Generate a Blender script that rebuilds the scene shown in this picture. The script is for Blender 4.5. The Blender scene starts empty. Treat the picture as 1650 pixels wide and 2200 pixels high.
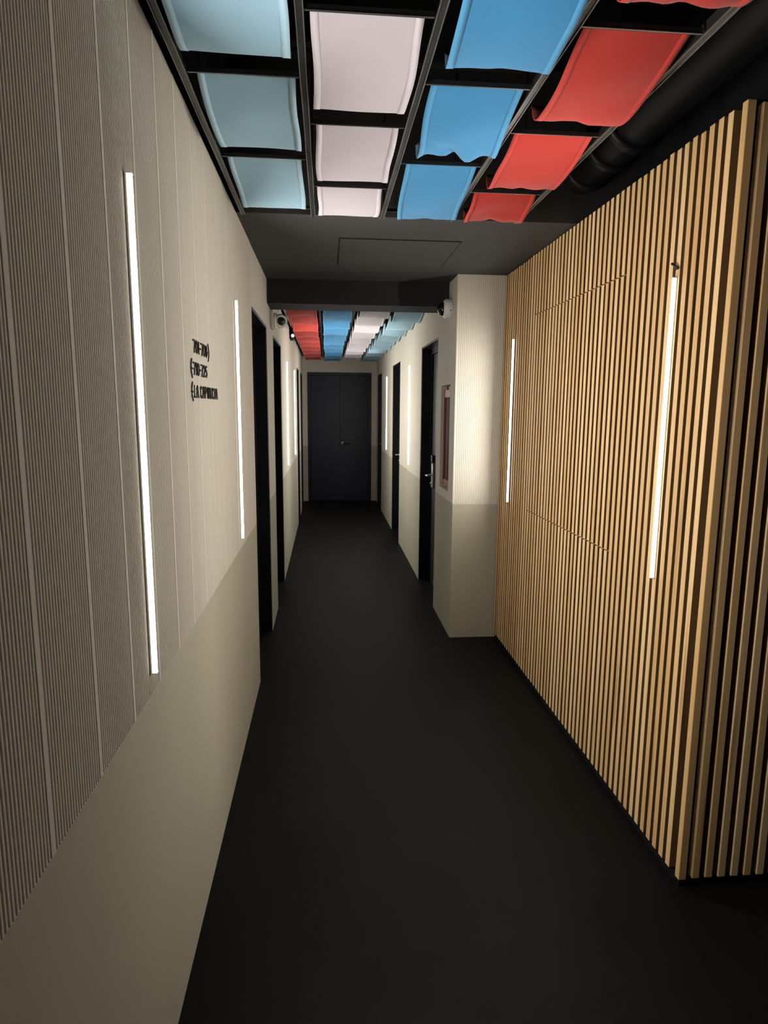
import bpy, math, random
from mathutils import Vector, Matrix

random.seed(7)
S = bpy.context.scene
COL = S.collection

# ------------------------------------------------------------------ camera
EYE = 1.58
cam_d = bpy.data.cameras.new('camera')
cam = bpy.data.objects.new('camera', cam_d)
COL.objects.link(cam)
S.camera = cam
cam_d.sensor_fit = 'HORIZONTAL'
cam_d.sensor_width = 36.0
cam_d.lens = 36.0 * 1381.6 / 1650.0
cam_d.clip_start = 0.02
yaw, pitch, roll = (math.radians(a) for a in (5.114, -9.162, 0.427))
fwd = Vector((math.sin(yaw), math.cos(yaw), 0)); rgt = Vector((math.cos(yaw), -math.sin(yaw), 0)); up = Vector((0, 0, 1))
f2 = fwd * math.cos(pitch) + up * math.sin(pitch)
u2 = up * math.cos(pitch) - fwd * math.sin(pitch)
r3 = rgt * math.cos(roll) + u2 * math.sin(roll)
u3 = u2 * math.cos(roll) - rgt * math.sin(roll)
cam.matrix_world = Matrix(((r3.x, u3.x, -f2.x, 0), (r3.y, u3.y, -f2.y, 0), (r3.z, u3.z, -f2.z, EYE), (0, 0, 0, 1)))

# ------------------------------------------------------------------ world, exposure, lamp output
w = bpy.data.worlds.new('world'); S.world = w
w.use_nodes = True
w.node_tree.nodes['Background'].inputs[0].default_value = (0.012, 0.012, 0.013, 1)
w.node_tree.nodes['Background'].inputs[1].default_value = 1.0
S.view_settings.view_transform = 'Standard'
S.view_settings.look = 'None'
S.view_settings.gamma = 1.0
S.view_settings.exposure = 0.0
S.view_settings.use_curve_mapping = False
LED_POWER = 720.0
LED_COLOR = (1.0, 0.975, 0.925)
# output of each tube, relative (left 1-2, slats 1-2, far left, far right)
LED_SHARE = {'left_a': 1.0, 'left_b': 0.95, 'slat_a': 0.92, 'slat_b': 0.38, 'far': 0.70}
S.cycles.max_bounces = 8
S.cycles.diffuse_bounces = 5
S.cycles.sample_clamp_indirect = 6.0

# ------------------------------------------------------------------ key dimensions (metres)
XL, XR, XC = -0.394, 1.156, 0.845     # left wall, slat front, corridor right wall
ZD, ZC, ZV = 0.943, 2.43, 3.05        # dado line, wall top, ceiling void
YW, YP, YE = 1.823, 4.245, 11.0       # wood corner, pier front, end wall
YG, YB, YB2 = 3.06, 4.54, 4.83        # dropped ceiling front edge, beam front, beam back
ZB = 2.272


# ------------------------------------------------------------------ material helpers
def new_mat(name):
    m = bpy.data.materials.new(name); m.use_nodes = True
    nt = m.node_tree
    return m, nt, nt.nodes['Principled BSDF']


def nd(nt, kind, **kw):
    n = nt.nodes.new(kind)
    for k, v in kw.items():
        setattr(n, k, v)
    return n


def mat(name, color, rough=0.6, metal=0.0, var=0.0, scale=(8, 8, 8), bump=0.0, bscale=200.0, spec=0.5, bstretch=(1, 1, 1), sheen=0.0):
    """Principled with a procedural tone variation and optional noise bump."""
    m, nt, b = new_mat(name)
    b.inputs['Roughness'].default_value = rough
    b.inputs['Metallic'].default_value = metal
    b.inputs['Specular IOR Level'].default_value = spec
    if sheen:
        b.inputs['Sheen Weight'].default_value = sheen
    tc = nd(nt, 'ShaderNodeTexCoord')
    mp = nd(nt, 'ShaderNodeMapping'); mp.inputs['Scale'].default_value = scale
    nt.links.new(tc.outputs['Object'], mp.inputs[0])
    nz = nd(nt, 'ShaderNodeTexNoise'); nz.inputs['Scale'].default_value = 1.0; nz.inputs['Detail'].default_value = 5
    nt.links.new(mp.outputs[0], nz.inputs['Vector'])
    rp = nd(nt, 'ShaderNodeValToRGB')
    c = Vector(color)
    rp.color_ramp.elements[0].position = 0.3; rp.color_ramp.elements[1].position = 0.7
    rp.color_ramp.elements[0].color = (*(c * (1 - var)), 1)
    rp.color_ramp.elements[1].color = (*(min(1, v * (1 + var)) for v in c), 1)
    nt.links.new(nz.outputs[0], rp.inputs[0])
    nt.links.new(rp.outputs[0], b.inputs['Base Color'])
    if bump:
        mp2 = nd(nt, 'ShaderNodeMapping'); mp2.inputs['Scale'].default_value = bstretch
        nt.links.new(tc.outputs['Object'], mp2.inputs[0])
        n2 = nd(nt, 'ShaderNodeTexNoise'); n2.inputs['Scale'].default_value = bscale; n2.inputs['Detail'].default_value = 3
        nt.links.new(mp2.outputs[0], n2.inputs['Vector'])
        bp = nd(nt, 'ShaderNodeBump'); bp.inputs['Strength'].default_value = bump; bp.inputs['Distance'].default_value = 0.002
        nt.links.new(n2.outputs[0], bp.inputs['Height'])
        nt.links.new(bp.outputs[0], b.inputs['Normal'])
    return m


def wood_mat(name, light, dark, knots=True):
    """Slat timber: per-slat tone from the 'tone' attribute, long grain along z."""
    m, nt, b = new_mat(name)
    b.inputs['Roughness'].default_value = 0.55
    b.inputs['Specular IOR Level'].default_value = 0.3
    tc = nd(nt, 'ShaderNodeTexCoord')
    mp = nd(nt, 'ShaderNodeMapping'); mp.inputs['Scale'].default_value = (60, 60, 2.2)
    nt.links.new(tc.outputs['Object'], mp.inputs[0])
    nz = nd(nt, 'ShaderNodeTexNoise'); nz.inputs['Scale'].default_value = 1.0; nz.inputs['Detail'].default_value = 6
    nt.links.new(mp.outputs[0], nz.inputs['Vector'])
    at = nd(nt, 'ShaderNodeAttribute', attribute_name='tone')
    ad = nd(nt, 'ShaderNodeMath', operation='MULTIPLY_ADD')
    nt.links.new(nz.outputs[0], ad.inputs[0]); ad.inputs[1].default_value = 0.9
    nt.links.new(at.outputs['Fac'], ad.inputs[2])
    mr = nd(nt, 'ShaderNodeMapRange')
    mr.inputs['From Min'].default_value = 0.25; mr.inputs['From Max'].default_value = 1.3
    nt.links.new(ad.outputs[0], mr.inputs['Value'])
    mx = nd(nt, 'ShaderNodeMix', data_type='RGBA')
    mx.inputs[6].default_value = (*dark, 1); mx.inputs[7].default_value = (*light, 1)
    nt.links.new(mr.outputs[0], mx.inputs[0])
    # darker heartwood streaks here and there
    mp2 = nd(nt, 'ShaderNodeMapping'); mp2.inputs['Scale'].default_value = (22, 22, 1.1)
    nt.links.new(tc.outputs['Object'], mp2.inputs[0])
    n2 = nd(nt, 'ShaderNodeTexNoise'); n2.inputs['Scale'].default_value = 1.0; n2.inputs['Detail'].default_value = 2
    nt.links.new(mp2.outputs[0], n2.inputs['Vector'])
    r2 = nd(nt, 'ShaderNodeValToRGB')
    r2.color_ramp.elements[0].position = 0.62; r2.color_ramp.elements[0].color = (0, 0, 0, 1)
    r2.color_ramp.elements[1].position = 0.74; r2.color_ramp.elements[1].color = (0.6, 0.6, 0.6, 1)
    nt.links.new(n2.outputs[0], r2.inputs[0])
    mx2 = nd(nt, 'ShaderNodeMix', data_type='RGBA')
    nt.links.new(r2.outputs[0], mx2.inputs[0])
    nt.links.new(mx.outputs[2], mx2.inputs[6]); mx2.inputs[7].default_value = (dark[0] * .45, dark[1] * .36, dark[2] * .28, 1)
    nt.links.new(mx2.outputs[2], b.inputs['Base Color'])
    bp = nd(nt, 'ShaderNodeBump'); bp.inputs['Strength'].default_value = 0.15; bp.inputs['Distance'].default_value = 0.001
    nt.links.new(nz.outputs[0], bp.inputs['Height']); nt.links.new(bp.outputs[0], b.inputs['Normal'])
    return m


def emit_mat(name, color, strength):
    m, nt, b = new_mat(name)
    b.inputs['Base Color'].default_value = (0.8, 0.8, 0.8, 1)
    b.inputs['Emission Color'].default_value = (*color, 1)
    b.inputs['Emission Strength'].default_value = strength
    return m


def fabric_mat(name, color):
    """Woven cloth: fine weave bump and slight tone drift."""
    m = mat(name, color, rough=0.9, var=0.05, scale=(5, 5, 5), spec=0.12, sheen=0.15)
    nt = m.node_tree; b = nt.nodes['Principled BSDF']
    tc = nd(nt, 'ShaderNodeTexCoord')
    wv = nd(nt, 'ShaderNodeTexWave', wave_type='BANDS', bands_direction='X'); wv.inputs['Scale'].default_value = 120
    wv2 = nd(nt, 'ShaderNodeTexWave', wave_type='BANDS', bands_direction='Y'); wv2.inputs['Scale'].default_value = 120
    nt.links.new(tc.outputs['Object'], wv.inputs['Vector']); nt.links.new(tc.outputs['Object'], wv2.inputs['Vector'])
    ad = nd(nt, 'ShaderNodeMath', operation='ADD')
    nt.links.new(wv.outputs['Fac'], ad.inputs[0]); nt.links.new(wv2.outputs['Fac'], ad.inputs[1])
    bp = nd(nt, 'ShaderNodeBump'); bp.inputs['Strength'].default_value = 0.1; bp.inputs['Distance'].default_value = 0.0005
    nt.links.new(ad.outputs[0], bp.inputs['Height']); nt.links.new(bp.outputs[0], b.inputs['Normal'])
    return m


M = {
    'wall': mat('beige_wall_paint', (0.60, 0.555, 0.465), 0.85, var=0.025, scale=(1.5, 6, 1.2), bump=0.15, bscale=260, spec=0.2),
    'dado': mat('olive_beige_dado_paint', (0.40, 0.375, 0.285), 0.8, var=0.03, scale=(1.5, 3, 1.5), bump=0.1, bscale=300, spec=0.25),
    'flute': mat('fluted_panel_paint', (0.60, 0.555, 0.465), 0.75, var=0.03, scale=(3, 14, 0.8), spec=0.25, bump=0.25, bscale=240, bstretch=(1, 1, 0.25)),
    'void': mat('black_ceiling_paint', (0.006, 0.006, 0.0075), 0.8, var=0.2, spec=0.2),
    'gyp': mat('charcoal_ceiling_paint', (0.045, 0.0435, 0.041), 0.75, var=0.05, scale=(3, 3, 3), spec=0.25),
    'beam': mat('dark_beam_paint', (0.022, 0.022, 0.025), 0.75, var=0.06, spec=0.25),
    'floor': mat('charcoal_floor_coating', (0.0068, 0.0062, 0.0060), 0.55, var=0.12, scale=(4, 4, 4), bump=0.1, bscale=90, spec=0.10),
    'door': mat('navy_black_door_paint', (0.010, 0.0135, 0.026), 0.5, var=0.08, scale=(3, 3, 1), spec=0.4),
    'frame': mat('black_door_frame_paint', (0.007, 0.008, 0.013), 0.36, var=0.08, spec=0.4),
    'steel': mat('brushed_steel', (0.72, 0.70, 0.66), 0.28, metal=1.0, var=0.05, scale=(40, 40, 3)),
    'blackplastic': mat('black_plastic', (0.012, 0.012, 0.014), 0.35, var=0.05),
    'lens': mat('dark_lens_glass', (0.006, 0.006, 0.010), 0.06, var=0.05, spec=0.8),
    'white': mat('white_plastic', (0.84, 0.83, 0.80), 0.4, var=0.02),
    'grid': mat('black_satin_metal', (0.055, 0.055, 0.054), 0.3, metal=0.6, var=0.1, scale=(20, 3, 20)),
    'gridlip': mat('highlight_lip_metal', (0.30, 0.295, 0.28), 0.32, metal=0.85, var=0.15, scale=(20, 3, 20)),  # lighter metal: edge highlight of rails and crossbars put into the colour
    'pipe': mat('black_painted_pipe', (0.007, 0.007, 0.008), 0.45, var=0.1, spec=0.3),
    'black': mat('black_backing', (0.004, 0.004, 0.005), 0.8, var=0.1, spec=0.2),
    'sign': mat('black_gloss_acrylic', (0.004, 0.0035, 0.0035), 0.5, var=0.05, spec=0.1),
    'red': mat('fire_red_enamel', (0.25, 0.010, 0.013), 0.5, var=0.06),
    'redglass': mat('dark_red_glazing', (0.05, 0.004, 0.008), 0.12, var=0.1, spec=0.6),
    'wood': wood_mat('pale_slat_wood', (0.80, 0.565, 0.30), (0.58, 0.34, 0.13)),
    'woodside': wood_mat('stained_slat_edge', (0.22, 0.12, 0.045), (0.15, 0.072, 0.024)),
    **{k: emit_mat('led_diffuser_' + k, LED_COLOR, LED_POWER * v) for k, v in LED_SHARE.items()},
    'led_side': emit_mat('led_diffuser_side', LED_COLOR, 5.0),
    'lamp': emit_mat('small_lamp_glow', (1, 0.97, 0.9), 2.0),
    'ltblue': fabric_mat('light_blue_cloth', (0.26, 0.42, 0.52)),
    'pink': fabric_mat('lilac_pink_cloth', (0.50, 0.45, 0.485)),
    'blue': fabric_mat('sky_blue_cloth', (0.045, 0.225, 0.44)),
    'redcloth': fabric_mat('red_cloth', (0.42, 0.030, 0.020)),
    'ltblue_h': fabric_mat('light_blue_hem', (0.36, 0.53, 0.63)),
    'pink_h': fabric_mat('lilac_pink_hem', (0.62, 0.56, 0.60)),
    'blue_h': fabric_mat('sky_blue_hem', (0.075, 0.29, 0.52)),
    'redcloth_h': fabric_mat('red_hem', (0.50, 0.042, 0.030)),
}


# ------------------------------------------------------------------ mesh helpers
class MB:
    def __init__(self):
        self.v, self.f, self.m, self.t, self.sm = [], [], [], [], []

    def face(self, idx, mi=0, tone=0.5, smooth=False):
        self.f.append(idx); self.m.append(mi); self.t.append(tone); self.sm.append(smooth)

    def box(self, x0, x1, y0, y1, z0, z1, mi=0, tone=0.5, bev=0.0):
        mis = mi if isinstance(mi, (list, tuple)) else [mi] * 6   # -x +x -y +y -z +z
        b = len(self.v)
        self.v += [(x, y, z) for z in (z0, z1) for y in (y0, y1) for x in (x0, x1)]
        q = [(0, 4, 6, 2), (1, 3, 7, 5), (0, 1, 5, 4), (2, 6, 7, 3), (0, 2, 3, 1), (4, 5, 7, 6)]
        for k, a in enumerate(q):
            self.face(tuple(b + i for i in a), mis[k], tone)

    def tube(self, pts, r, n=12, mi=0, cap=True, smooth=True, scale=(1, 1)):
        """round tube along a polyline; r number or list"""
        pts = [Vector(p) for p in pts]
        rs = r if isinstance(r, (list, tuple)) else [r] * len(pts)
        rings = []
        prev = None
        for i, p in enumerate(pts):
            d = (pts[min(i + 1, len(pts) - 1)] - pts[max(i - 1, 0)])
            if d.length < 1e-9:
                d = prev or Vector((0, 0, 1))
            d = d.normalized(); prev = d
            a = Vector((0, 0, 1)) if abs(d.z) < 0.9 else Vector((1, 0, 0))
            u = d.cross(a).normalized(); v = d.cross(u).normalized()
            b = len(self.v)
            for k in range(n):
                t = 2 * math.pi * k / n
                self.v.append(tuple(p + (u * math.cos(t) * scale[0] + v * math.sin(t) * scale[1]) * rs[i]))
            rings.append(b)
        for i in range(len(rings) - 1):
            for k in range(n):
                self.face((rings[i] + k, rings[i] + (k + 1) % n, rings[i + 1] + (k + 1) % n, rings[i + 1] + k), mi, 0.5, smooth)
        if cap:
            self.face(tuple(rings[0] + k for k in range(n))[::-1], mi)
            self.face(tuple(rings[-1] + k for k in range(n)), mi)

    def lathe(self, origin, axis, prof, n=24, mi=0):
        """prof = [(distance along axis, radius)...]"""
        o = Vector(origin); ax = Vector(axis).normalized()
        self.tube([o + ax * (d + 1e-6 * i) for i, (d, r) in enumerate(prof)], [max(r, 1e-5) for d, r in prof], n, mi)

    def ribbon(self, prof, z0, z1, mi=0, smooth=False):
        """extrude an (x, y) polyline vertically"""
        b = len(self.v)
        for x, y in prof:
            self.v += [(x, y, z0), (x, y, z1)]
        for i in range(len(prof) - 1):
            self.face((b + 2 * i, b + 2 * i + 2, b + 2 * i + 3, b + 2 * i + 1), mi, 0.5, smooth)

    def build(self, name, mats, parent=None, loc=None, bevel=0.0, solid=0.0):
        me = bpy.data.meshes.new(name)
        o0 = Vector(loc) if loc is not None else (Vector(parent.location) if parent and parent.parent is None else Vector((0, 0, 0)))
        if parent and parent.parent is not None:
            o0 = Vector(parent.parent.location)
        me.from_pydata([tuple(Vector(p) - o0) for p in self.v], [], self.f)
        for mm in (mats if isinstance(mats, (list, tuple)) else [mats]):
            me.materials.append(M[mm])
        for p, mi, sm in zip(me.polygons, self.m, self.sm):
            p.material_index = mi; p.use_smooth = sm
        if any(t != 0.5 for t in self.t):
            at = me.attributes.new('tone', 'FLOAT', 'FACE')
            at.data.foreach_set('value', self.t)
        me.update()
        ob = bpy.data.objects.new(name, me)
        COL.objects.link(ob)
        if parent is not None:
            ob.parent = parent
        elif loc is not None:
            ob.location = loc
        if bevel:
            bv = ob.modifiers.new('bevel', 'BEVEL'); bv.width = bevel; bv.segments = 2; bv.limit_method = 'ANGLE'
        if solid:
            sd = ob.modifiers.new('solid', 'SOLIDIFY'); sd.thickness = solid; sd.offset = 0
        return ob


def empty(name, loc):
    e = bpy.data.objects.new(name, None); COL.objects.link(e); e.location = loc
    e.empty_display_size = 0.05
    return e


def tag(o, label, cat=None, group=None, kind=None):
    o['label'] = label
    if cat: o['category'] = cat
    if group: o['group'] = group
    if kind: o['kind'] = kind
    return o


# ================================================================== THE SETTING
m = MB(); m.box(-0.8, 2.9, -1.6, YE + 0.3, -0.1, 0)
tag(m.build('floor', 'floor'), 'dark charcoal corridor floor with a smooth matt coating', 'floor', kind='structure')

# black ceiling void: top slab and black upper wall faces above the beige walls
m = MB()
m.box(-0.8, 2.9, -1.6, YE + 0.3, ZV, ZV + 0.1)
m.box(-0.6, XL - 0.002, -1.6, YE + 0.25, ZC, ZV)
m.box(XC, 1.3, YB2, YE + 0.25, ZC, ZV)
m.box(-0.6, 1.3, YE, YE + 0.25, ZC, ZV)
m.box(1.45, 2.9, YW + 0.03, YB2, ZC + 0.02, ZV)
m.box(2.7, 2.9, -1.6, YW + 0.03, ZC, ZV)
m.box(-0.6, 2.9, -1.7, -1.6, ZC, ZV)
tag(m.build('ceiling', 'void'), 'black painted ceiling void above the hanging cloth panels', 'ceiling', kind='structure')


def wall_boxes(m, axis_x0, axis_x1, y0, y1, top, holes):
    """wall slab between x0..x1 from y0 to y1; two paint zones split at ZD; holes = (ya, yb, za, zb)"""
    ys = sorted({y0, y1, *[h[0] for h in holes], *[h[1] for h in holes]})
    for a, b in zip(ys[:-1], ys[1:]):
        hs = [h for h in holes if h[0] <= a + 1e-6 and h[1] >= b - 1e-6]
        zs = [(0, top)]
        for h in hs:
            nz = []
            for z0, z1 in zs:
                if h[2] > z0: nz.append((z0, min(h[2], z1)))
                if h[3] < z1: nz.append((max(h[3], z0), z1))
            zs = nz
        for z0, z1 in zs:
            if z0 < ZD < z1:
                m.box(axis_x0, axis_x1, a, b, z0, ZD, 1); m.box(axis_x0, axis_x1, a, b, ZD, z1, 0)
            else:
                m.box(axis_x0, axis_x1, a, b, z0, z1, 1 if z1 <= ZD else 0)


DOORS_L = [(3.595, 4.475), (5.0, 5.82), (8.84, 9.56), (10.06, 10.86)]
DOORS_R = [(4.945, 5.80), (7.48, 8.33), (9.97, 10.79)]
HD = 2.113
m = MB()
wall_boxes(m, XL - 0.2, XL, -1.6, YE, ZC, [(a, b, 0, HD) for a, b in DOORS_L])
wall_l = m.build('wall_left', ['wall', 'dado'])
tag(wall_l, 'long beige left wall, fluted above and smooth olive beige below', 'wall', kind='structure')


def flute_profile(u0, u1, pitch, panel):
    """list of (u, height) across a ribbed board; each board ends with a wider flat rib"""
    pts = []
    u = u0
    k = 0
    n = int(round(panel / pitch))
    while u < u1 - pitch * 0.5:
        hh = 0.0023
        if k % n == n - 2:                 # joint between two boards: a wide flat strip
            wd = pitch * 1.5
            for s, h in ((0, 0), (0.06, 0.9), (0.94, 1.0), (1, 0)):
                pts.append((u + wd * s, h * hh))
            u += 2 * pitch
            pts.append((min(u, u1), 0))
            k += 2
            continue
        w_ = pitch * 0.66
        g = pitch - w_
        for s, h in ((0, 0), (0.10, 0.55), (0.28, 0.9), (0.5, 1.0), (0.72, 0.9), (0.90, 0.55), (1, 0)):
            pts.append((u + (w_ + pitch - w_ - g) * s, h * hh))
        u += pitch
        pts.append((min(u, u1), 0))
        k += 1
    return pts


m = MB()
prof = [(XL + h - 0.0005, y) for y, h in flute_profile(-0.72, 3.585, 0.2 / 21, 0.2)]
m.ribbon(prof, ZD + 0.002, ZC, smooth=False)
ob = m.build('fluted_cladding', 'flute', wall_l)

RH = (4.425, 4.77, 1.005, 1.745)       # hose cabinet niche
m = MB()
wall_boxes(m, XC, XC + 0.25, YP, YE, ZC, [(a, b, 0, HD) for a, b in DOORS_R] + [RH])
m.box(XC + 0.25, 1.6, YP, YP + 0.2, 0, ZD, 1); m.box(XC + 0.25, 1.6, YP, YP + 0.2, ZD, ZC, 0)
wall_r = m.build('wall_right', ['wall', 'dado'])
tag(wall_r, 'beige right corridor wall that starts as a pier beside the wood slats', 'wall', kind='structure')
m = MB()
pf = [(x, YP - h + 0.0005) for x, h in flute_profile(XC + 0.004, XR + 0.06, 0.0121, 0.6)]
m.ribbon(pf, ZD + 0.002, ZC)
m.build('fluted_cladding', 'flute', wall_r)
m = MB()
m.box(XC - 0.0015, XC + 0.006, YP - 0.0035, YP + 0.008, ZD, ZC)
m.build('corner_bead', 'wall', wall_r)

m = MB()
m.box(XL - 0.2, -0.316, YE, YE + 0.2, 0, ZD, 1); m.box(XL - 0.2, -0.316, YE, YE + 0.2, ZD, ZC, 0)
m.box(0.757, XC + 0.25, YE, YE + 0.2, 0, ZD, 1); m.box(0.757, XC + 0.25, YE, YE + 0.2, ZD, ZC, 0)
m.box(-0.316, 0.757, YE, YE + 0.2, 2.165, ZC, 0)
tag(m.build('wall_end', ['wall', 'dado']), 'beige end wall of the corridor around the double door', 'wall', kind='structure')

# core behind the slats, rear enclosure
m = MB(); m.box(XR + 0.034, 2.9, YW + 0.034, YP, 0, ZC + 0.01)
tag(m.build('wall_core', 'black'), 'black wall mass behind the wood slats', 'wall', kind='structure')
m = MB(); m.box(2.7, 2.9, -1.6, YW + 0.03, 0, ZC, 0); m.box(-0.6, 2.9, -1.7, -1.6, 0, ZC, 0)
tag(m.build('wall_rear', 'black'), 'dark walls enclosing the lobby behind the viewer', 'wall', kind='structure')

# dropped plaster ceiling between the two cloth grids, and the beam
m = MB(); m.box(XL - 0.002, 1.45, YG, YB + 0.02, ZC, ZC + 0.10)
m.box(XL - 0.002, 1.45, YG, YG + 0.04, ZC + 0.10, ZV)
trim1 = tag(m.build('trim_1', 'gyp'), 'dropped charcoal plaster ceiling in front of the black beam', 'ceiling', kind='structure')
m = MB(); m.box(XL - 0.002, XC + 0.0, YB, YB2, ZB, ZC + 0.3); m.box(XC, 1.45, YB - 0.02, YB2, ZC, ZC + 0.3)
tag(m.build('trim_2', 'beam'), 'black painted ceiling beam crossing the corridor', 'beam', kind='structure')


# ------------------------------------------------------------------ doors in the side walls
def side_door(n, side, y0, y1, hy, card, label):
    s = -1 if side == 'L' else 1
    xw = XL if side == 'L' else XC
    D = 0.10
    xl = xw + s * D                       # leaf face
    root = empty(f'door_{n}', (xw + s * D, (y0 + y1) / 2, 0))
    tag(root, label, 'door', kind='structure')
    bx = lambda m, a, b, *r: m.box(min(a, b), max(a, b), *r)
    t = 0.0
    m = MB()                              # frame lining: jambs and head flush with the opening
    e = 0.012
    bx(m, xw + s * 0.004, xl + s * 0.09, y0 + 0.0005, y0 + e, 0, HD - 0.0005)
    bx(m, xw + s * 0.004, xl + s * 0.09, y1 - e, y1 - 0.0005, 0, HD - 0.0005)
    bx(m, xw + s * 0.004, xl + s * 0.09, y0 + e, y1 - e, HD - e, HD - 0.0005)
    # stops around the leaf
    bx(m, xl - s * 0.018, xl + s * 0.05, y0 + e, y0 + e + 0.045, 0, HD - e)
    bx(m, xl - s * 0.018, xl + s * 0.05, y1 - e - 0.045, y1 - e, 0, HD - e)
    bx(m, xl - s * 0.018, xl + s * 0.05, y0 + e + 0.045, y1 - e - 0.045, HD - e - 0.05, HD - e)
    m.build('door_frame', 'frame', root, bevel=0.0015)
    m = MB(); bx(m, xl, xl + s * 0.04, y0 + e + 0.047, y1 - e - 0.047, 0.006, HD - e - 0.052)
    m.build('door_leaf', 'door', root, bevel=0.002)
    hd = 1 if hy < (y0 + y1) / 2 else -1   # lever points to the hinge side
    if card:
        m = MB(); bx(m, xl - s * 0.022, xl, hy - 0.033, hy + 0.033, 0.885, 1.105)
        m.build('lock_plate', 'steel', root, bevel=0.006)
        m = MB(); bx(m, xl - s * 0.026, xl, hy - 0.031, hy + 0.031, 1.108, 1.175)
        m.build('card_reader', 'blackplastic', root, bevel=0.006)
        m = MB(); m.lathe((xl - s * 0.022, hy, 0.925), (-s, 0, 0), [(0, 0.011), (0.01, 0.011), (0.012, 0.007)], 16)
        m.build('key_cylinder', 'steel', root)
        pz, px = 0.998, xl - s * 0.022
    else:
        m = MB(); m.lathe((xl, hy, 0.998), (-s, 0, 0), [(0, 0.026), (0.008, 0.026), (0.011, 0.02)], 20)
        m.build('rose', 'steel', root)
        pz, px = 0.998, xl - s * 0.01
    m = MB()
    tip = 0.052
    m.tube([(px, hy, pz), (px - s * tip * .7, hy, pz), (px - s * tip, hy + hd * 0.012, pz), (px - s * tip, hy + hd * 0.06, pz + 0.002),
            (px - s * (tip - .004), hy + hd * 0.115, pz + 0.006)], [0.010, 0.010, 0.0105, 0.009, 0.008], 12)
    m.build('lever_handle', 'steel', root)
    return root


side_door(1, 'L', *DOORS_L[0], 3.78, False, 'nearest black door recess in left wall, just past the second light tube')
side_door(2, 'L', *DOORS_L[1], 5.15, True, 'second black door recess in left wall, behind the turret camera')
side_door(3, 'L', *DOORS_L[2], 8.96, True, 'third black door in left wall, past the two far light tubes')
side_door(4, 'L', *DOORS_L[3], 10.2, False, 'last black door in left wall, against the end wall')
d5 = side_door(5, 'R', *DOORS_R[0], 5.62, True, 'nearest black door in right wall, beside the red hose cabinet')
side_door(6, 'R', *DOORS_R[1], 8.14, True, 'middle black door in right wall, between the two far light tubes')
side_door(7, 'R', *DOORS_R[2], 10.62, False, 'last black door in right wall, next to the end double door')
# small raised white number plaque bits on the nearest right door
m = MB()
xl = XC + 0.10
for z0, z1, y in ((1.70, 1.735, 5.09), (1.60, 1.655, 5.09), (1.52, 1.565, 5.085)):
    m.box(xl - 0.010, xl - 0.0005, y - 0.012, y + 0.016, z0, z1)
m.build('number_plaque', 'white', d5, bevel=0.002)

# ------------------------------------------------------------------ end double door
root = empty('door_8', (0.22, YE + 0.06, 0))
tag(root, 'dark navy double door closing the far end of the corridor', 'door', kind='structure')
m = MB()
m.box(-0.3155, -0.262, YE - 0.008, YE + 0.12, 0, 2.1645); m.box(0.703, 0.7565, YE - 0.008, YE + 0.12, 0, 2.1645)
m.box(-0.262, 0.703, YE - 0.008, YE + 0.12, 2.112, 2.1645)
m.build('door_frame', 'frame', root, bevel=0.002)
for a, b in ((-0.2605, 0.2235), (0.2275, 0.7015)):
    m = MB(); m.box(a, b, YE + 0.018, YE + 0.06, 0.008, 2.110)
    m.build('door_leaf', 'door', root, bevel=0.0025)
m = MB(); m.lathe((0.268, YE + 0.018, 0.99), (0, -1, 0), [(0, 0.024), (0.008, 0.024), (0.01, 0.018)], 20)
m.build('rose', 'steel', root)
m = MB(); m.tube([(0.268, YE + 0.012, 0.99), (0.268, YE - 0.03, 0.99), (0.278, YE - 0.042, 0.99), (0.33, YE - 0.042, 0.987), (0.385, YE - 0.04, 0.983)],
                 [0.009, 0.009, 0.009, 0.008, 0.007], 12)
tag(m.build('lever_handle', 'blackplastic', root), 'dark lever handle')

# ================================================================== WOOD SLAT CLADDING
wood = empty('wood_slat_cladding', (XR, YW, 0))
tag(wood, 'pale wooden vertical slat cladding wrapping the right wall corner', 'wall cladding')
PIT, SW, SDp = 0.0455, 0.0265, 0.026
Z0, Z1 = 0.036, 2.424
PY0, PY1, PZ0, PZ1 = 2.525, 3.592, 1.003, 2.098     # hidden door in the slats


def slat(m, x0, x1, y0, y1, z0, z1, facing):
    tone = random.random() * 0.75
    # material order: 0 face, 1 stained edge ; box faces -x +x -y +y -z +z
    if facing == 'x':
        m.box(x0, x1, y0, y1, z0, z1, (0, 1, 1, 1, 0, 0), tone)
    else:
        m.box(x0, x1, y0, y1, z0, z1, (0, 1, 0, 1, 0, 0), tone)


main, panel = MB(), MB()
ys = []
y = YW + 0.061
while y < YP - 0.02:
    ys.append(y); y += PIT
for y in ys:
    y0, y1 = y, y + SW
    xo = XR + random.uniform(-0.0006, 0.0006)
    if PY0 < (y0 + y1) / 2 < PY1:
        slat(main, xo, XR + SDp, y0, y1, Z0, PZ0 - 0.003, 'x')
        slat(panel, xo - 0.001, XR + SDp, y0, y1, PZ0 + 0.002, PZ1 - 0.003, 'x')
        slat(main, xo, XR + SDp, y0, y1, PZ1 + 0.002, Z1, 'x')
    else:
        slat(main, xo, XR + SDp, y0, y1, Z0, Z1 + random.uniform(-.003, .003), 'x')
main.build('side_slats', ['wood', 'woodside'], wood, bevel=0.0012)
panel.build('access_panel', ['wood', 'woodside'], wood, bevel=0.0012)
endm = MB()
slat(endm, XR, XR + SW, YW, YW + 0.024, Z0, Z1, 'y')
x = XR + PIT + 0.004
while x < 2.6:
    slat(endm, x, x + SW - 0.001, YW + 0.004, YW + 0.030, Z0, Z1 - 0.002, 'y'); x += PIT
endm.build('end_slats', ['wood', 'woodside'], wood, bevel=0.002)
m = MB()
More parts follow.
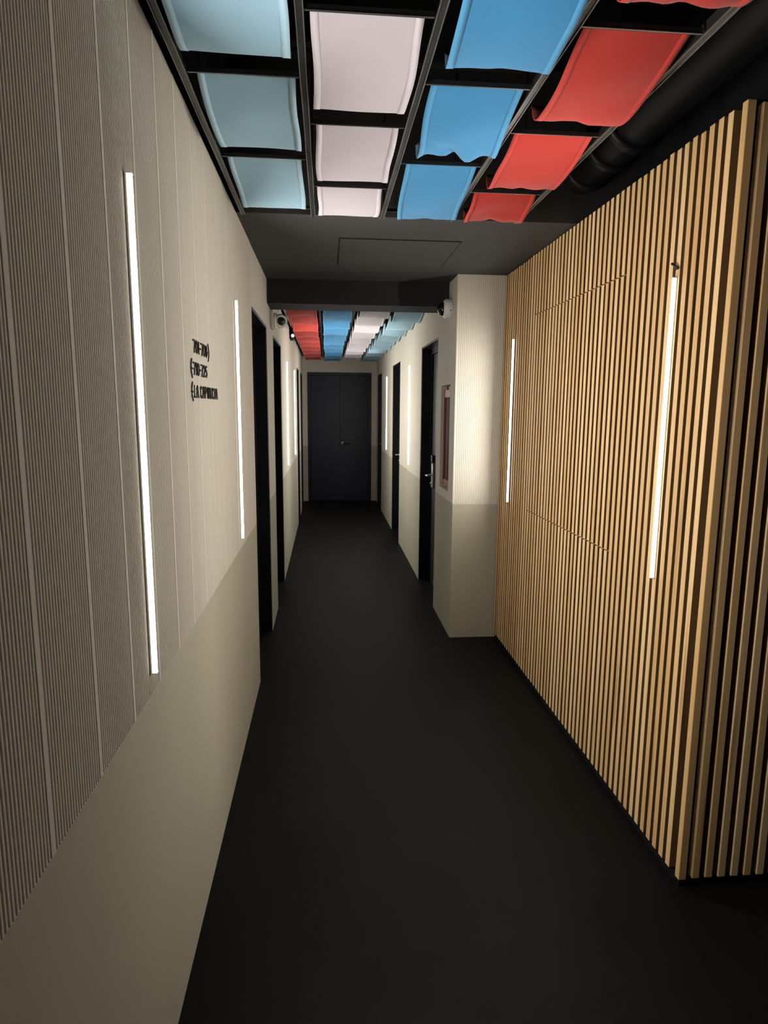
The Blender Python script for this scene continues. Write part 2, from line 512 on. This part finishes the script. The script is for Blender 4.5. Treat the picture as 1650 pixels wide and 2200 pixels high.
m.box(XR + SDp, XR + 0.0335, YW + 0.034, YP - 0.003, 0.02, Z1 - 0.01)
m.box(XR + SDp, 2.62, YW + 0.030, YW + 0.0335, 0.02, Z1 - 0.01)
m.build('backing_board', 'black', wood)
m = MB()
m.box(XR + 0.012, XR + 0.0255, YW + 0.034, YP - 0.003, 0.0, 0.033); m.box(XR + 0.012, 2.62, YW + 0.016, YW + 0.0295, 0.0, 0.033)
m.build('plinth', 'black', wood)


# ================================================================== LED TUBES
def led(x, y, face, z0, z1, label, clip=False, glow='far'):
    """face = +1 glows toward +x, -1 toward -x"""
    root = empty('led_light_tube', (x, y, z0)); tag(root, label, 'wall light', 'vertical led light tubes on the walls')
    hw, dep = 0.0066, 0.0115
    m = MB()
    m.box(min(x, x + face * 0.003), max(x, x + face * 0.003), y - hw, y + hw, z0, z1)
    m.build('mounting_channel', 'white', root)
    m = MB()
    iw = hw - 0.0014                       # bright strip set back between added, dimmer side walls that narrow its beam
    a0, a1, a2 = x + face * 0.003, x + face * dep, x + face * (dep - {'far': 0.0010, 'slat_b': 0.0017, 'left_b': 0.0038}.get(glow, 0.0064))
    pr = [(a0, y - hw), (a1, y - hw), (a1, y - iw), (a2, y - iw), (a2, y + iw), (a1, y + iw), (a1, y + hw), (a0, y + hw)]
    if face > 0:
        pr = pr[::-1]
    m.ribbon(pr, z0 + 0.004, z1 - 0.004, smooth=False)
    m.m = [1, 1, 1, 0, 1, 1, 1]
    m.build('diffuser', [glow, 'led_side'], root)
    for a, b in ((z0, z0 + 0.004), (z1 - 0.004, z1)):
        m = MB(); m.box(min(x, x + face * (dep + .0015)), max(x, x + face * (dep + .0015)), y - hw - 0.0008, y + hw + 0.0008, a, b)
        m.build('end_cap', 'white', root, bevel=0.001)
    if clip:
        m = MB()
        m.tube([(x + face * .008, y, z1 - 0.001), (x + face * .010, y - 0.004, z1 + 0.018), (x + face * .004, y - .010, z1 + 0.028)], 0.0018, 6)
        m.tube([(x + face * .004, y - .012, z1 + 0.026), (x + face * .012, y + 0.014, z1 + 0.046)], 0.0045, 8)
        m.build('cable', 'blackplastic', root)
    return root


TZ0, TZ1 = 0.995, 2.028
led(XL + 0.004, 1.391, 1, TZ0, TZ1 + .006, 'light tube nearest the viewer on the left fluted wall, before the black lettering', glow='left_a')
led(XL + 0.004, 2.913, 1, TZ0 - .005, TZ1 + .006, 'light tube on the left wall between black lettering and first door', glow='left_b')
led(XL, 6.57, 1, TZ0 + .006, TZ1, 'far left wall light tube just past the second left door')
led(XL, 8.04, 1, TZ0 + .012, TZ1, 'far left wall light tube just before the third left door')
led(XR - 0.0012, 2.127, -1, TZ0 - .004, 2.014, 'light tube on the wood slats nearest the corner, black cable on top', True, 'slat_a')
led(XR - 0.0012, 3.985, -1, TZ0 - .003, 2.007, 'light tube on the wood slats next to the fluted pier', glow='slat_b')
led(XC, 6.597, -1, TZ0 + .008, 2.010, 'right corridor wall light tube between first and second right doors')
led(XC, 9.067, -1, TZ0 + .008, 2.014, 'right corridor wall light tube between second and last right doors')


# ================================================================== CEILING GRIDS
GX = [-0.358, -0.053, 0.252, 0.557, 0.862]
GZ = 2.418


def grid(y0, y1, xs_cross, label):
    root = empty('ceiling_grid', (0.25, (y0 + y1) / 2, GZ)); tag(root, label, 'ceiling grid')
    for gx in GX:
        m = MB()
        m.box(gx - 0.0095, gx + 0.0095, y0, y1, GZ, GZ + 0.004)
        m.box(gx - 0.0035, gx + 0.0035, y0, y1, GZ + 0.004, GZ + 0.030)
        for a in (-0.0098, 0.0070):
            m.box(gx + a, gx + a + 0.0028, y0, y1, GZ - 0.0035, GZ + 0.001, 1)
        m.build('rail', ['grid', 'gridlip'], root, bevel=0.0007)
    for c, y in xs_cross:
        m = MB()
        a, b = GX[c] + 0.012, GX[c + 1] - 0.012
        m.box(a, b, y - 0.005, y + 0.005, GZ + 0.002, GZ + 0.013)
        m.box(a, b, y - 0.0055, y - 0.0025, GZ - 0.0005, GZ + 0.002, 1)  # lip strip coloured lighter as the bar's thin highlight
        m.build('crossbar', ['grid', 'gridlip'], root, bevel=0.0005)
    n = max(2, int((y1 - y0) / 2.2) + 1)
    for gx in GX:
        for i in range(n):
            yy = y0 + 0.12 + (y1 - y0 - 0.24) * i / (n - 1)
            m = MB(); m.tube([(gx, yy, GZ + 0.028), (gx, yy, ZV)], 0.003, 6)
            m.build('hanger_rod', 'void', root)
    return root


PITCH = 0.555
near13 = [0.718, 1.273, 1.828, 2.385]
near24 = [0.985, 1.538, 2.100, 2.652]
cr = [(c, y) for c in (0, 2) for y in near13 + [2.94]] + [(c, y) for c in (1, 3) for y in near24]
grid(0.3, YG - 0.012, cr, 'near black metal ceiling grid holding twelve big cloth panels')
far13 = [10.26 - PITCH * k for k in range(10)]
far24 = [9.98 - PITCH * k for k in range(10)]
cr = [(c, y) for c in (0, 2) for y in far13 if y > YB2] + [(c, y) for c in (1, 3) for y in far24 if y > YB2] + [(c, 10.55) for c in (1, 3)] + [(c, 10.82) for c in (0, 2)]
grid(YB2 + 0.004, YE - 0.006, cr, 'far black metal ceiling grid beyond the beam holding rows of cloth panels')


# ================================================================== CLOTH PANELS
def bez(t, pts):
    """piecewise smooth interpolation through (t, v)"""
    for (a, va), (b, vb) in zip(pts[:-1], pts[1:]):
        if t <= b:
            s = (t - a) / (b - a)
            i = pts.index((a, va))
            m0 = (vb - pts[max(i - 1, 0)][1]) / (b - pts[max(i - 1, 0)][0])
            j = min(i + 2, len(pts) - 1)
            m1 = (pts[j][1] - va) / (pts[j][0] - a)
            h = b - a
            return ((2 * s ** 3 - 3 * s * s + 1) * va + (s ** 3 - 2 * s * s + s) * h * m0 + (-2 * s ** 3 + 3 * s * s) * vb + (s ** 3 - s * s) * h * m1)
    return pts[-1][1]


def cloth(col, y, color, group, label, sag=1.0, length=0.50, crumple=0.0, tilt=0.0, skew=0.0):
    x0 = GX[col] + 0.028 + random.uniform(-.004, .004); x1 = x0 + 0.252
    rr = random.Random(int(y * 1000) * 7 + col)
    ph = [rr.uniform(0, 6.28) for _ in range(6)]
    root = empty('cloth_panel', ((x0 + x1) / 2, y + 0.02, GZ + 0.02))
    tag(root, label, 'fabric panel', group)
    prof = [(0, 0.016), (0.12, 0.002), (0.3, -0.014 * sag), (0.5, -0.026 * sag), (0.7, -0.033 * sag), (0.86, -0.028 * sag), (0.95, -0.006), (1.0, 0.034)]
    NX, NY = 16, 30

    def pt(i, j, off=0.0):
        s, t = i / NX, j / NY
        z = GZ + bez(t, prof)
        edge = math.sin(math.pi * t)
        z += edge * (0.004 * math.sin(s * 5.5 + ph[0]) + 0.003 * math.sin(t * 9 + s * 3 + ph[1])) + tilt * (s - 0.5) * t
        z -= 0.002 * edge * (1 - math.sin(math.pi * s))
        if crumple:
            q = max(0.0, t - 0.55) / 0.45
            z += crumple * q * (0.6 * math.sin(s * 9 + ph[2] + t * 4) + 0.4 * math.sin(s * 17 - t * 8 + ph[3])) * 0.5
            z += crumple * 0.9 * math.exp(-((s - 0.42 - (t - .8)) / 0.10) ** 2) * q
        yy = y + 0.010 + t * length + 0.004 * math.sin(s * 4 + ph[4]) * t
        if crumple:
            yy += crumple * 0.9 * math.sin(s * 8 + ph[5]) * max(0, t - .6)
        xx = x0 + (x1 - x0) * s + skew * t * t + 0.0025 * math.sin(t * 7 + ph[5])
        return (xx, yy, z + off)

    m = MB()
    for j in range(NY + 1):
        for i in range(NX + 1):
            m.v.append(pt(i, j))
    for j in range(NY):
        for i in range(NX):
            a = j * (NX + 1) + i
            m.face((a, a + NX + 1, a + NX + 2, a + 1), 0, 0.5, True)
    m.build('cloth', color, root, solid=0.0012)
    for i0, i1 in ((0, 1.15), (NX - 1.15, NX)):      # folded side hems
        m = MB(); b = 0
        for j in range(NY + 1):
            m.v.append(pt(i0, j, -0.0016)); m.v.append(pt(i1, j, -0.0016))
        for j in range(NY):
            a = b + 2 * j
            m.face((a, a + 2, a + 3, a + 1), 0, 0.5, True)
        m.build('hem', color + '_h', root, solid=0.0014)
    return root


ORD = ['first', 'second', 'third', 'fourth', 'fifth', 'sixth', 'seventh', 'eighth', 'ninth', 'tenth', 'eleventh']
G1 = 'cloth panels in the near ceiling grid'
def near_label(color, k, extra=''):
    return f'{color} cloth panel in near ceiling grid, {ORD[k]} from the dropped ceiling{extra}'

for k, y in enumerate(reversed(near13[1:])):
    cloth(0, y, 'ltblue', G1, near_label('light blue', k), length=0.515 if k == 0 else 0.44)
for k, y in enumerate(reversed(near24[1:])):
    cloth(1, y, 'pink', G1, near_label('lilac pink', k), sag=0.9, length=0.30 if k == 0 else 0.445)
for k, y in enumerate(reversed(near13[1:])):
    cloth(2, y, 'blue', G1, near_label('sky blue', k, ', crumpled far edge' if k == 1 else ''), sag=1.25 if k == 0 else 1.15, length=0.585 if k == 0 else 0.445,
          crumple=0.035 if k == 1 else 0.004, skew=0.03 if k == 0 else 0.02, tilt=0.012 if k == 0 else 0)
for k, y in enumerate(reversed(near24)):
    cloth(3, y, 'redcloth', G1, near_label('red', k), sag=1.1, length=0.29 if k == 0 else 0.445, crumple=0.012, skew=0.015)
G2 = 'cloth panels in the far ceiling grid'
for k, y in enumerate(far13):
    if y > YB2:
        cloth(0, y, 'redcloth', G2, f'red cloth panel beyond the beam, {ORD[k]} from the end wall', sag=2.3, crumple=0.010)
        cloth(2, y, 'pink', G2, f'lilac pink cloth panel beyond the beam, {ORD[k]} from the end wall', sag=2.3)
for k, y in enumerate([10.53] + far24[:-1]):
    if y > YB2:
        ln = 0.40 if k == 0 else 0.49
        cloth(1, y, 'blue', G2, f'sky blue cloth panel beyond the beam, {ORD[k]} from the end wall', sag=2.3, crumple=0.008, length=ln)
        cloth(3, y, 'ltblue', G2, f'light blue cloth panel beyond the beam, {ORD[k]} from the end wall', sag=2.3, length=ln)

# ================================================================== BLACK DUCT ABOVE THE SLATS
root = empty('ventilation_duct', (1.17, 2.3, 2.66)); tag(root, 'black round duct running above the top of the wood slats', 'duct')
PXc, PZc, PR = 1.17, 2.66, 0.105
m = MB(); m.tube([(PXc, -0.8, PZc), (PXc, YG - 0.003, PZc)], PR, 40); m.build('pipe', 'pipe', root)
for y in (2.52, 2.72, 2.96):
    m = MB(); m.lathe((PXc, y - 0.022, PZc), (0, 1, 0), [(0, PR - 0.002), (0.002, PR + 0.013), (0.014, PR + 0.016), (0.03, PR + 0.016), (0.042, PR + 0.013), (0.044, PR - 0.002)], 40)
    m.build('coupling', 'pipe', root)
for y in (0.6, 2.05):
    m = MB(); m.tube([(PXc, y, PZc + PR - 0.004), (PXc, y, ZV)], 0.005, 8)
    m.build('hanger', 'void', root)

# ================================================================== ACCESS HATCH in the dropped ceiling
root = empty('ceiling_access_hatch', (0.385, 3.75, ZC)); tag(root, 'flush charcoal access hatch in the dropped plaster ceiling', 'ceiling hatch')
m = MB(); m.box(0.076, 0.694, 3.445, 4.045, ZC - 0.004, ZC - 0.0002); m.build('hatch_panel', 'gyp', root, bevel=0.001)
m = MB()
for a, b, c, d in ((0.070, 0.700, 3.438, 3.445), (0.070, 0.700, 4.045, 4.052), (0.070, 0.076, 3.445, 4.045), (0.694, 0.700, 3.445, 4.045)):
    m.box(a, b, c, d, ZC - 0.0025, ZC - 0.0002)
m.build('seal_gap', 'black', root)

# ================================================================== FIRE HOSE CABINET
ya, yb, za, zb = RH
root = empty('fire_hose_cabinet', (XC, (ya + yb) / 2, za)); tag(root, 'red fire hose cabinet set into the right wall niche', 'fire cabinet')
xf = XC + 0.022
m = MB(); m.box(xf + 0.02, XC + 0.22, ya + 0.002, yb - 0.002, za + 0.002, zb - 0.002); m.build('cabinet_body', 'red', root)
m = MB()
fw = 0.034
m.box(xf, xf + 0.02, ya + 0.003, ya + fw, za + 0.012, zb - 0.03); m.box(xf, xf + 0.02, yb - fw, yb - 0.003, za + 0.012, zb - 0.03)
m.box(xf, xf + 0.02, ya + fw, yb - fw, za + 0.012, za + 0.06); m.box(xf, xf + 0.02, ya + fw, yb - fw, zb - 0.085, zb - 0.03)
dr = m.build('cabinet_door', 'red', root, bevel=0.002)
m = MB(); m.box(xf + 0.006, xf + 0.012, ya + fw - 0.002, yb - fw + 0.002, za + 0.058, zb - 0.083)
tag(m.build('glass_pane', 'redglass', dr), 'dark red glass pane')
m = MB(); m.lathe((xf, ya + 0.10, zb - 0.055), (-1, 0, 0), [(0, 0.009), (0.006, 0.009), (0.008, 0.005)], 14)
m.build('latch', 'steel', dr)

# ================================================================== CAMERAS
root = empty('turret_camera', (XL, 4.83, 2.195)); tag(root, 'white turret security camera on left wall between first and second doors', 'security camera')
m = MB(); m.box(XL, XL + 0.022, 4.77, 4.90, 2.135, 2.262); m.build('junction_box', 'wall', root, bevel=0.006)
m = MB(); m.lathe((XL + 0.022, 4.835, 2.195), (1, 0, 0), [(0, 0.055), (0.012, 0.055), (0.022, 0.050)], 32); m.build('base', 'white', root)
c = Vector((XL + 0.068, 4.825, 2.192)); ax = Vector((0.32, -0.93, -0.14)).normalized()
m = MB()
m.lathe(c - ax * 0.050, ax, [(0.050 - 0.050 * math.cos(a), 0.050 * math.sin(a)) for a in [math.pi * k / 20 for k in range(15)]], 32)
m.build('eyeball_housing', 'white', root)
m = MB(); m.lathe(c + ax * 0.022, ax, [(0, 0.029), (0.017, 0.0285), (0.019, 0.024), (0.019, 0.0)], 32); lf = m.build('lens_face', 'blackplastic', root)
m = MB(); m.lathe(c + ax * 0.041, ax, [(0, 0.015), (0.003, 0.0145), (0.005, 0.009), (0.006, 0)], 24); m.build('lens', 'lens', lf)

root = empty('dome_camera', (XC, 4.60, 2.305)); tag(root, 'white dome security camera on right pier under the beam', 'security camera')
o = (XC, 4.44, 2.243)
m = MB(); m.lathe(o, (-1, 0, 0), [(0, 0.060), (0.003, 0.064), (0.040, 0.064), (0.050, 0.060), (0.054, 0.050)], 36)
m.build('housing', 'white', root)
m = MB(); m.lathe((XC - 0.052, o[1], o[2]), (-1, 0, 0), [(0.046 * math.sin(a), 0.047 * math.cos(a)) for a in [math.pi / 2 * k / 10 for k in range(11)]], 32)
m.build('smoked_dome', 'lens', root)
m = MB(); m.lathe((XC - 0.05, o[1], o[2]), (-1, 0, 0), [(0, 0.053), (0.008, 0.052), (0.010, 0.047)], 36); m.build('trim_ring', 'white', root)
m = MB(); m.lathe((XC - 0.018, o[1] - 0.0640, o[2] - 0.018), (0, -1, 0), [(0, 0.004), (0.002, 0.004)], 10); m.build('screw', 'blackplastic', root)
root.location = (XC, 4.60, 2.305)

# small emergency spotlight under the left edge of the far grid
root = empty('emergency_spotlight', (XL, 7.34, 2.37)); tag(root, 'small white spotlight on black bracket under the far ceiling edge', 'spotlight')
m = MB(); m.box(XL, XL + 0.036, 7.21, 7.43, 2.315, ZC - 0.001); m.build('bracket', 'void', root, bevel=0.003)
m = MB(); m.lathe((XL + 0.034, 7.20, 2.345), (0.15, -1, -0.1), [(-0.02, 0.014), (0.0, 0.018), (0.02, 0.020), (0.024, 0.017)], 20); m.build('lamp_head', 'white', root)
m = MB(); m.lathe((XL + 0.0376, 7.176, 2.3426), (0.15, -1, -0.1), [(0, 0.014), (0.002, 0.0135), (0.003, 0)], 16); m.build('lens', 'lamp', root)

# ================================================================== LETTERING on the left wall
GL = {
    '7': [[(0, 1), (1, 1), (0.35, 0)]],
    '0': [[(0.5, 1), (0.1, 0.85), (0.02, 0.5), (0.1, 0.15), (0.5, 0), (0.9, 0.15), (0.98, 0.5), (0.9, 0.85), (0.5, 1)]],
    '1': [[(0.15, 0.8), (0.6, 1), (0.6, 0)]],
    '8': [[(0.5, 1), (0.12, 0.82), (0.3, 0.56), (0.5, 0.52), (0.9, 0.26), (0.5, 0), (0.1, 0.26), (0.5, 0.52), (0.7, 0.56), (0.88, 0.82), (0.5, 1)]],
    '2': [[(0.08, 0.8), (0.4, 1), (0.88, 0.8), (0.8, 0.5), (0.05, 0), (0.95, 0)]],
    '5': [[(0.9, 1), (0.2, 1), (0.12, 0.55), (0.6, 0.6), (0.92, 0.3), (0.6, 0.02), (0.05, 0.08)]],
    '-': [[(0.05, 0.48), (0.95, 0.48)]],
    '<': [[(0.55, 1.25), (0.12, 0.85), (0.0, 0.48), (0.15, 0.1), (0.62, -0.3)], [(0.0, 0.48), (1.25, 0.46)]],
    '>': [[(0.45, 1.25), (0.88, 0.85), (1.0, 0.48), (0.85, 0.1), (0.38, -0.3)], [(1.0, 0.48), (-0.25, 0.46)]],
    'L': [[(0.1, 1), (0.1, 0), (0.9, 0)]],
    'A': [[(0, 0), (0.45, 1), (0.55, 1), (1, 0)], [(0.18, 0.32), (0.82, 0.32)]],
    'C': [[(0.92, 0.86), (0.5, 1), (0.12, 0.85), (0.02, 0.5), (0.12, 0.15), (0.5, 0), (0.92, 0.14)]],
    'P': [[(0.1, 0), (0.1, 1), (0.7, 0.98), (0.95, 0.75), (0.7, 0.48), (0.1, 0.46)]],
    'I': [[(0.5, 0), (0.5, 1)]],
    'R': [[(0.1, 0), (0.1, 1), (0.7, 0.98), (0.92, 0.75), (0.7, 0.5), (0.1, 0.48)], [(0.5, 0.48), (0.95, 0)]],
    'U': [[(0.05, 1), (0.08, 0.2), (0.5, 0), (0.92, 0.2), (0.95, 1)]],
    'H': [[(0.08, 0), (0.08, 1)], [(0.92, 0), (0.92, 1)], [(0.08, 0.5), (0.92, 0.5)]],
}


def text_line(name, label, text, y0, y1, zb, hgt):
    root = empty(name, (XL + 0.005, y0, zb)); tag(root, label, 'wall sign', 'black wayfinding lines on the left wall')
    wts = [0.45 if ch == ' ' else 0.55 if ch in '-I1' else 0.95 if ch in '<>' else 1.0 for ch in text]
    gap = 0.32
    unit = (y1 - y0) / (sum(wts) + gap * (len(text) - 1))
    u = y0
    for ch, wt in zip(text, wts):
        if ch != ' ':
            m = MB()
            for st in GL[ch]:
                for (a, b), (c2, d) in zip(st[:-1], st[1:]):
                    p = Vector((XL + 0.0050, u + a * wt * unit, zb + b * hgt)); q = Vector((XL + 0.0050, u + c2 * wt * unit, zb + d * hgt))
                    dv = (q - p).normalized() * 0.0022
                    n_ = Vector((0, -dv.z, dv.y)).normalized() * 0.0022
                    bs = len(m.v)
                    for xx in (-0.0018, 0.0010):
                        for pp in (p - dv - n_, q + dv - n_, q + dv + n_, p - dv + n_):
                            m.v.append((pp.x + xx, pp.y, pp.z))
                    for fc in ((0, 3, 2, 1), (4, 5, 6, 7), (0, 1, 5, 4), (1, 2, 6, 5), (2, 3, 7, 6), (3, 0, 4, 7)):
                        m.face(tuple(bs + k for k in fc))
            m.build('arrow' if ch in '<>' else 'dash' if ch == '-' else 'digit' if ch.isdigit() else 'letter', 'sign', root)
        u += (wt + gap) * unit


text_line('wall_lettering', 'top line of black wall lettering, room range 701-708 with right arrow', '701-708>', 1.990, 2.245, 1.741, 0.034)
text_line('wall_lettering', 'middle line of black wall lettering, room range 710-725 with left arrow', '<710-725', 1.945, 2.200, 1.676, 0.033)
text_line('wall_lettering', 'bottom line of black wall lettering reading LA CAPIRUCHA with left arrow', '<LA CAPIRUCHA', 1.943, 2.388, 1.609, 0.033)
